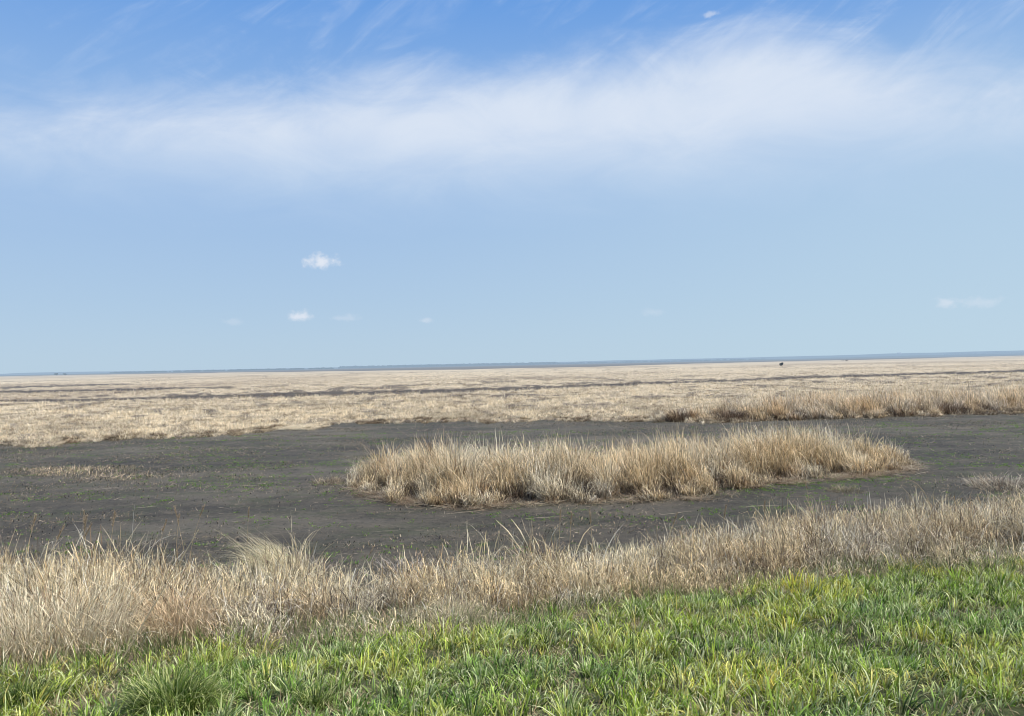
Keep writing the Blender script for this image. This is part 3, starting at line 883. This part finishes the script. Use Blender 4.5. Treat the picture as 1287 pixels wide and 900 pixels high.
# ---- tall single stalks, each with its seed head
def stalk(px, py, h, lean_az, lean, curl, label, head=True, on='bank', colr=(0.46, 0.36, 0.22), w=0.011, name='dry_stalk', leaves=1, head_len=0.2, headc=None):
    if on == 'bank': x, y, z = bp_px(px, py)
    else:
        p = gp(px, py); x, y, z = p.x, p.y, 0.0
    root = bpy.data.objects.new(name, None); col.objects.link(root)
    root.location = (x, y, z); root.empty_display_size = 0.1
    tag(root, label, 'dry stalk')
    S = 12; h = h * 1.15
    c = np.array(colr) * 1.2
    pts = []
    p = np.zeros(3)
    pts.append(p.copy())
    for i in range(S):
        s = (i + .5) / S
        th = lean + curl * s * s * 1.5
        p = p + h / S * np.array([math.sin(th) * math.cos(lean_az), math.sin(th) * math.sin(lean_az), math.cos(th)])
        pts.append(p.copy())

    def tube(nm, pts, rad, cc, mat=M_STRAW):
        V = []; k = 5
        for i, q in enumerate(pts):
            d = pts[min(i + 1, len(pts) - 1)] - pts[max(i - 1, 0)]; d = d / np.linalg.norm(d)
            a = np.cross(d, [0, 1, 0.01]); a /= np.linalg.norm(a); b = np.cross(d, a)
            for j in range(k):
                t = 2 * math.pi * j / k
                V.append(q + rad[i] * (math.cos(t) * a + math.sin(t) * b))
        Fq = []
        for i in range(len(pts) - 1):
            for j in range(k):
                Fq.append((i * k + j, i * k + (j + 1) % k, (i + 1) * k + (j + 1) % k, (i + 1) * k + j))
        o = mesh_np(nm, V, Fq, mat, np.tile(cc, (len(V), 1)), smooth=True)
        o.parent = root
        return o
    tube('stem', pts, [w / 2 * (1 - 0.6 * i / S) for i in range(S + 1)], c)
    if head:
        tip = pts[-1]; d = pts[-1] - pts[-2]; d /= np.linalg.norm(d)
        n = 110
        t = rng.uniform(-head_len, 0.01, n)
        roots = tip + d * t[:, None]
        az = rng.uniform(0, 6.28, n)
        v, q, cc = blade_arrays(roots, rng.uniform(0.03, 0.07, n) * head_len / 0.2, np.full(n, 0.006), az, rng.uniform(0.1, 0.6, n), rng.uniform(0, 1, n), pick([headc or (0.45, 0.36, 0.25)], n), 2, base=0.9)
        o = mesh_np('seed_head', v, q, M_STRAW, cc); o.parent = root
    for i in range(leaves):
        k = rng.integers(2, 8)
        v, q, cc = blade_arrays(pts[k][None, :], np.array([h * rng.uniform(0.25, 0.4)]), np.array([w * 1.4]), np.array([rng.uniform(0, 6.28)]), np.array([rng.uniform(0.3, 0.8)]), np.array([1.2]), c[None, :] * 1.15, 6, base=0.9)
        o = mesh_np('leaf', v, q, M_STRAW, cc); o.parent = root
    return root


PI = math.pi
stalk(1172, 655, 1.55, PI, 0.12, 1.15, 'tall arching stalk bowed left over the mud at the right', on='bank', w=0.014, head_len=0.35, leaves=2)
stalk(1022, 672, 1.25, PI, 0.08, 0.1, 'straight thin stalk right of the island, rising over the mud', leaves=1)
stalk(1142, 660, 0.95, 0.3, 0.25, 0.1, 'short slanting stalk left of the arching one', leaves=1)
stalk(355, 742, 1.25, 0, 0.45, 0.15, 'thick forked pale stalk leaning right above the bowed sheaf', w=0.018, colr=(0.62, 0.54, 0.42), head=False, leaves=2)
stalk(388, 740, 1.1, PI, 0.25, 0.1, 'thick pale stalk leaning left against the forked one', w=0.016, colr=(0.58, 0.48, 0.36), head=False, leaves=1)
stalk(220, 748, 1.35, 0, 0.03, 0.08, 'tallest of the thin upright stalks above the orange tussock', leaves=1)
stalk(310, 745, 1.45, 0, 0.02, 0.05, 'lone thin upright stalk left of the bowed yellow sheaf', w=0.009, leaves=0)
stalk(428, 745, 1.0, 0, 0.75, -0.2, 'pale stalk slanting strongly to the right beside the crushed clump', colr=(0.55, 0.5, 0.42), leaves=1)
stalk(150, 835, 1.45, 0, 0.55, 0.0, 'bare pole-like stalk slanting right out of the large golden tussock', w=0.018, colr=(0.50, 0.43, 0.30), head=False, leaves=0)
stalk(702, 752, 1.25, 0, 0.02, 0.05, 'left one of two close upright stalks in the middle of the band', leaves=0)
stalk(714, 752, 1.2, 0, 0.04, 0.05, 'right one of two close upright stalks in the middle of the band', leaves=0)
stalk(748, 752, 1.2, PI, 0.02, 0.05, 'thin stalk just right of the close pair in mid band', leaves=1)
stalk(832, 742, 1.1, 0, 0.12, 0.2, 'thin stalk leaning right below the middle of the island', leaves=0)
stalk(905, 735, 1.15, 0, 0.05, 0.1, 'greyish stalk below the right half of the island', leaves=0)
stalk(958, 722, 1.1, 0, 0.06, 0.0, 'dark brown stalk on the crest left of the whitish tussock', leaves=1, colr=(0.3, 0.22, 0.15))
for k, (px, py) in enumerate([(8, 800), (24, 800), (44, 795), (78, 792), (92, 795), (113, 792), (133, 790), (190, 760), (230, 760), (243, 760)]):
    t_ = stalk(px, py, rng.uniform(1.2, 1.55), rng.uniform(0, 6.28), rng.uniform(0.02, 0.15), rng.uniform(0, 0.3), 'thin upright dry stalk with a feathery top above the left tussocks', leaves=0, w=0.009)
    t_['group'] = 'thin stalks above the left tussocks'

# cattail with a burst head
root = stalk(1066, 712, 0.33, 0.4, 0.15, 0.1, 'short broken cattail with a dark head bursting into white fluff', head=False, leaves=1, w=0.012, name='cattail')
root['category'] = 'cattail'
n = 240
tip = np.array([0.04, 0.01, 0.32])
dirs = rng.normal(0, 1, (n, 3))
v, q, cc = blade_arrays(tip + dirs * [0.012, 0.012, 0.05], np.full(n, 0.05), np.full(n, 0.006), rng.uniform(0, 6.28, n), rng.uniform(0.3, 2.2, n), np.full(n, 0.2), np.where(rng.uniform(0, 1, (n, 1)) < 0.6, [[0.05, 0.035, 0.025]], [[0.75, 0.72, 0.66]]), 2, base=1)
o = mesh_np('seed_head', v, q, M_STRAW, cc); o.parent = root

# ---- fallen reed stems on the mud
for i, (px, py, l, a) in enumerate([(935, 640, 1.2, 0.05), (720, 645, 1.5, 0.1), (560, 648, 1.3, 0.12), (520, 644, 0.9, -0.1), (1150, 597, 1.1, 0.6), (1130, 603, 0.9, 0.1), (300, 612, 0.8, 0.0), (225, 622, 0.8, -0.1),
                                    (120, 618, 1.0, 0.2), (60, 632, 0.9, 0.9), (170, 640, 0.7, 0.3), (288, 640, 0.6, 0.1), (660, 655, 1.2, 0.05), (500, 668, 0.7, 0.2), (830, 648, 1.0, 0.1)]):
    p = gp(px, py)
    v, q, cc = blade_arrays(np.array([[0, 0, 0.0]]), np.array([l]), np.array([0.03]), np.array([a + (PI if i % 2 else 0)]), np.array([1.52]), np.array([0.06]), np.array([[0.52, 0.44, 0.31]]), 6, base=0.95, wander=0.12, tw=np.array([0.2]))
    o = mesh_np('fallen_reed', v, q, M_REED, cc)
    o.location = (p.x, p.y, float(mud_z(np.array([p.x]), np.array([p.y]))[0]) + 0.04)
    tag(o, 'single pale fallen reed leaf lying flat on the dark mud', 'reed leaf', 'fallen reed leaves on the mud')

# ------------------------------------------------------------------ far things
M_BUSH = tint_mat('bush_leaves')


def leafball(cx, cy, cz, rx, rz, n, s, c1):
    d = rng.normal(0, 1, (n, 3)); d /= np.linalg.norm(d, axis=1)[:, None]
    rr = rng.uniform(0.45, 1.0, n) ** 0.5 * (0.75 + 0.5 * vnoise(d[:, 0] * 3 + cx, d[:, 2] * 3 + cy, 5))
    P = np.stack([cx + d[:, 0] * rx * rr, cy + d[:, 1] * rx * rr, cz + d[:, 2] * rz * rr], 1)
    a = rng.normal(0, 1, (n, 3)); a /= np.linalg.norm(a, axis=1)[:, None]
    b = np.cross(a, rng.normal(0, 1, (n, 3))); b /= np.linalg.norm(b, axis=1)[:, None]
    ss = (s * rng.uniform(0.6, 1.3, n))[:, None]
    V = np.stack([P - a * ss, P + b * ss * 0.5, P + a * ss, P - b * ss * 0.5], 1).reshape(-1, 3)
    Q = np.arange(n * 4).reshape(n, 4)
    C = np.repeat(pick([c1], n), 4, axis=0)
    return V, Q, C


def tree(name, px, py_base, dist, h, w, label, cat, c1=(0.05, 0.05, 0.035), group=None, n=700):
    d = ray(px, py_base)
    x = d.x / d.y * dist; y = dist
    root = bpy.data.objects.new(name, None); col.objects.link(root); root.location = (x, y, 0.1)
    tag(root, label, cat, group)
    th = h * 0.45
    k = 6; V = []
    for i in range(5):
        s = i / 4
        for j in range(k):
            t = 2 * PI * j / k
            rad = h * 0.035 * (1.2 - s)
            V.append((math.cos(t) * rad + 0.02 * h * math.sin(s * 4), math.sin(t) * rad, s * th * 1.6))
    Fq = [(i * k + j, i * k + (j + 1) % k, (i + 1) * k + (j + 1) % k, (i + 1) * k + j) for i in range(4) for j in range(k)]
    o = mesh_np('trunk', V, Fq, M_BUSH, np.tile((0.06, 0.05, 0.04), (len(V), 1))); o.parent = root
    parts = []
    for i in range(5):
        parts.append(leafball(rng.normal(0, w * 0.22), rng.normal(0, w * 0.2), h * rng.uniform(0.45, 0.75), w * 0.33, h * 0.25, n // 5, h * 0.06, c1))
    v, q, c = join_arrays(parts)
    o = mesh_np('crown', v, q, M_BUSH, c); o.parent = root
    return root


tree('bush', 983, 462, 430, 2.6, 1.7, 'small round dark bush alone on the straw plain, right of centre', 'bush', (0.03, 0.028, 0.02), n=1500)
tree('tree', 71, 472, 1700, 5.5, 8, 'left one of two tiny dark trees near the horizon at far left', 'tree')
tree('tree', 82, 472, 1700, 5.0, 7, 'right one of two tiny dark trees near the horizon at far left', 'tree')
tree('bush', 1064, 453, 900, 2.2, 5.0, 'tiny reddish bush on the plain right of the round dark bush', 'bush', (0.12, 0.06, 0.04))
# far wood along the horizon
def wood(name, px0, px1, dist, hpx, nt_, label, c1):
    parts = []
    for i in range(nt_):
        px = rng.uniform(px0, px1)
        d = ray(px, 470 - 26 * px / 1287)
        h = hpx * dist / F * rng.uniform(0.6, 1.0)
        w = h * rng.uniform(2, 5)
        parts.append(leafball(d.x / d.y * dist, dist + rng.uniform(-80, 80), h * 0.5, w * 0.5, h * 0.55, 60, h * 0.35, c1))
    v, q, c = join_arrays(parts)
    tag(mesh_np(name, v, q, M_BUSH, c), label, 'woodland', kind='stuff')


wood('far_woods', 138, 420, 3900, 1.9, 260, 'hazy line of trees on the horizon left of centre', (0.06, 0.07, 0.05))
wood('far_woods', 430, 700, 5000, 2.8, 330, 'blue grey belt of trees on the horizon at the centre', (0.06, 0.08, 0.06))
wood('far_woods', 700, 960, 5200, 1.7, 260, 'thin hazy tree line on the horizon right of centre', (0.06, 0.075, 0.06))
wood('far_woods', 1190, 1300, 7500, 3.4, 90, 'faint tree tops on the ridge at the right edge', (0.05, 0.07, 0.06))

# white farm building on the ridge
M_WHITE = tint_mat('white_paint', 0.6, hz=False)
d = ray(1130, 444.5); dist = 6200
root = bpy.data.objects.new('farm_building', None); col.objects.link(root)
root.location = (d.x / d.y * dist, dist, CAMH + d.z / d.y * dist - 6)
tag(root, 'tiny white farm building on the hazy ridge at the right', 'building')


def box(nm, x0, x1, y0, y1, z0, z1, c, par):
    V = [(x, y, z) for z in (z0, z1) for x, y in ((x0, y0), (x1, y0), (x1, y1), (x0, y1))]
    Fq = [(0, 3, 2, 1), (4, 5, 6, 7), (0, 1, 5, 4), (1, 2, 6, 5), (2, 3, 7, 6), (3, 0, 4, 7)]
    o = mesh_np(nm, V, Fq, M_WHITE, np.tile(c, (8, 1))); o.parent = par
    return o


box('wall', -14, 14, -8, 8, 0, 9, (0.85, 0.85, 0.85), root)
V = [(-15, -9, 9.05), (15, -9, 9.05), (15, 0, 15), (-15, 0, 15), (15, 9, 9.05), (-15, 9, 9.05)]
o = mesh_np('roof', V, [(0, 1, 2, 3), (3, 2, 4, 5)], M_WHITE, np.tile((0.75, 0.77, 0.8), (6, 1))); o.parent = root
for zx in (-9, 0, 9):
    box('window', zx - 1.2, zx + 1.2, -8.1, -8.02, 3, 6, (0.1, 0.12, 0.14), root)

# ------------------------------------------------------------------ sun and sky
SUN_EL, SUN_AZ = R(51), R(120)        # azimuth from +Y towards +X
sd = Vector((math.sin(SUN_AZ) * math.cos(SUN_EL), math.cos(SUN_AZ) * math.cos(SUN_EL), math.sin(SUN_EL)))
sl = bpy.data.lights.new('sun', 'SUN'); sl.energy = 5.0; sl.angle = R(0.53); sl.color = (1.0, 0.955, 0.89)
so = bpy.data.objects.new('sun', sl); col.objects.link(so)
so.rotation_euler = sd.to_track_quat('Z', 'Y').to_euler()

w = bpy.data.worlds.new('World'); sc.world = w; w.use_nodes = True
nt = w.node_tree; nt.nodes.clear()
out = nt.nodes.new('ShaderNodeOutputWorld'); bg = nt.nodes.new('ShaderNodeBackground')
lk(nt, bg.outputs[0], out.inputs[0])
sky = nt.nodes.new('ShaderNodeTexSky'); sky.sky_type = 'NISHITA'; sky.sun_disc = False
sky.sun_elevation = SUN_EL; sky.sun_rotation = SUN_AZ
sky.air_density = 1.0; sky.dust_density = 0.6; sky.ozone_density = 2.0
tc = nt.nodes.new('ShaderNodeTexCoord')
sx = nt.nodes.new('ShaderNodeSeparateXYZ'); lk(nt, tc.outputs['Generated'], sx.inputs[0])
az = math_n(nt, 'MULTIPLY', math_n(nt, 'ARCTAN2', sx.outputs[0], sx.outputs[1]), 180 / PI)
el = math_n(nt, 'MULTIPLY', math_n(nt, 'ARCSINE', sx.outputs[2]), 180 / PI)
K = 0.10
hz_s = lambda *c: tuple(v / K for v in c)
# sky tone over elevation (0..32 deg)
elr = math_n(nt, 'DIVIDE', el, 90.0, clamp=True)
skyc = ramp(nt, elr, [(0.0, hz_s(0.48, 0.635, 0.775)), (0.05, hz_s(0.425, 0.59, 0.785)), (0.12, hz_s(0.36, 0.535, 0.80)), (0.20, hz_s(0.27, 0.465, 0.80)), (0.27, hz_s(0.155, 0.36, 0.78)), (0.5, hz_s(0.07, 0.2, 0.55)), (1.0, hz_s(0.05, 0.14, 0.42))])
base = mixrgb(nt, 0.93, sky.outputs[0], skyc)
# direction plane for cloud noise
cv = nt.nodes.new('ShaderNodeCombineXYZ')
lk(nt, az, cv.inputs[0]); lk(nt, el, cv.inputs[1])
# pale thickening to the right
azr = smooth(nt, az, -20, 40)
hz = math_n(nt, 'MULTIPLY', azr, math_n(nt, 'SUBTRACT', 1.0, smooth(nt, el, 9, 24)))
base = mixrgb(nt, math_n(nt, 'MULTIPLY', hz, 0.45), base, hz_s(0.55, 0.72, 0.82))


def ae(px, py):
    d = ray(px, py)
    return math.degrees(math.atan2(d.x, d.y)), math.degrees(math.asin(d.z))


# long veil of cirrus: upper edge and lower edge as functions of azimuth
top_px = [(0, 132), (120, 130), (240, 122), (380, 112), (460, 96), (600, 88), (700, 78), (800, 66), (890, 44), (960, 26), (1040, 48), (1130, 80), (1220, 98), (1287, 104)]
tp = [ae(*p) for p in top_px]
azn = math_n(nt, 'DIVIDE', math_n(nt, 'ADD', az, 90.0), 180.0, clamp=True)
tops = ramp(nt, azn, [((a + 90) / 180, e / 60) for a, e in tp], 'LINEAR')
bw = nt.nodes.new('ShaderNodeSeparateColor'); lk(nt, tops, bw.inputs[0])
topel = math_n(nt, 'MULTIPLY', bw.outputs[0], 60.0)
nz1 = noise_n(nt, cv.outputs[0], 0.16, 8, 0.62, 0.6, (0.7, 1.6, 1))
mp = nt.nodes.new('ShaderNodeMapping'); mp.inputs['Rotation'].default_value = (0, 0, R(-32))
lk(nt, cv.outputs[0], mp.inputs[0])
nz2 = noise_n(nt, mp.outputs[0], 0.32, 8, 0.6, 1.0, (0.30, 1.5, 1))
dtop = math_n(nt, 'SUBTRACT', topel, el)                       # deg below upper edge
dtop = math_n(nt, 'ADD', dtop, math_n(nt, 'MULTIPLY', math_n(nt, 'SUBTRACT', nz1, 0.5), 4.2))
dtop = math_n(nt, 'ADD', dtop, math_n(nt, 'MULTIPLY', math_n(nt, 'SUBTRACT', nz2, 0.5), 1.5))
edge = smooth(nt, dtop, -2.0, 3.2)
low = smooth(nt, math_n(nt, 'ADD', el, math_n(nt, 'MULTIPLY', math_n(nt, 'SUBTRACT', nz1, 0.5), 4.0)), 8.5, 17.0)
band = math_n(nt, 'MULTIPLY', edge, low)
band = math_n(nt, 'MULTIPLY', band, math_n(nt, 'ADD', 0.72, math_n(nt, 'MULTIPLY', nz1, 0.42)), clamp=True)
cc_ = mixrgb(nt, smooth(nt, el, 10, 17), hz_s(0.53, 0.67, 0.85), hz_s(0.70, 0.78, 0.905))
base = mixrgb(nt, band, base, cc_)
# thin wisps over the blue
wm = smooth(nt, nz2, 0.42, 0.80)
wz = math_n(nt, 'MULTIPLY', wm, smooth(nt, nz1, 0.38, 0.6))
wz = math_n(nt, 'MULTIPLY', wz, math_n(nt, 'ADD', 0.30, math_n(nt, 'MULTIPLY', smooth(nt, az, -5, 25), 0.35)))
wz = math_n(nt, 'MULTIPLY', wz, smooth(nt, el, 17, 20))
base = mixrgb(nt, wz, base, hz_s(0.66, 0.76, 0.92))
# small separate cumulus puffs
pn = noise_n(nt, cv.outputs[0], 1.3, 9, 0.6, 0.2, (1, 1.15, 1))
for px, py, rx, ry, st in [(405, 328, 1.3, 0.55, 0.95), (376, 397, 0.95, 0.42, 0.85), (1232, 380, 1.5, 0.35, 0.30), (433, 400, 1.2, 0.28, 0.25), (292, 404, 0.8, 0.25, 0.2), (534, 403, 0.6, 0.22, 0.35),
                           (894, 18, 0.7, 0.22, 0.45), (820, 393, 0.9, 0.3, 0.18), (1192, 380, 0.8, 0.36, 0.5)]:
    a, e = ae(px, py)
    dx = math_n(nt, 'DIVIDE', math_n(nt, 'SUBTRACT', az, a), rx)
    dy = math_n(nt, 'DIVIDE', math_n(nt, 'SUBTRACT', el, e), ry)
    rr = math_n(nt, 'SQRT', math_n(nt, 'ADD', math_n(nt, 'MULTIPLY', dx, dx), math_n(nt, 'MULTIPLY', dy, dy)))
    rr = math_n(nt, 'ADD', rr, math_n(nt, 'MULTIPLY', math_n(nt, 'SUBTRACT', pn, 0.5), 2.6))
    mk = math_n(nt, 'MULTIPLY', smooth(nt, rr, 1.15, 0.0), st)
    base = mixrgb(nt, mk, base, hz_s(0.76, 0.81, 0.90))
lk(nt, base, bg.inputs['Color']); bg.inputs['Strength'].default_value = K

sc.view_settings.view_transform = 'Standard'
sc.view_settings.look = 'None'
sc.view_settings.exposure = 0
sc.render.engine = 'CYCLES'
sc.cycles.filter_width = 1.0
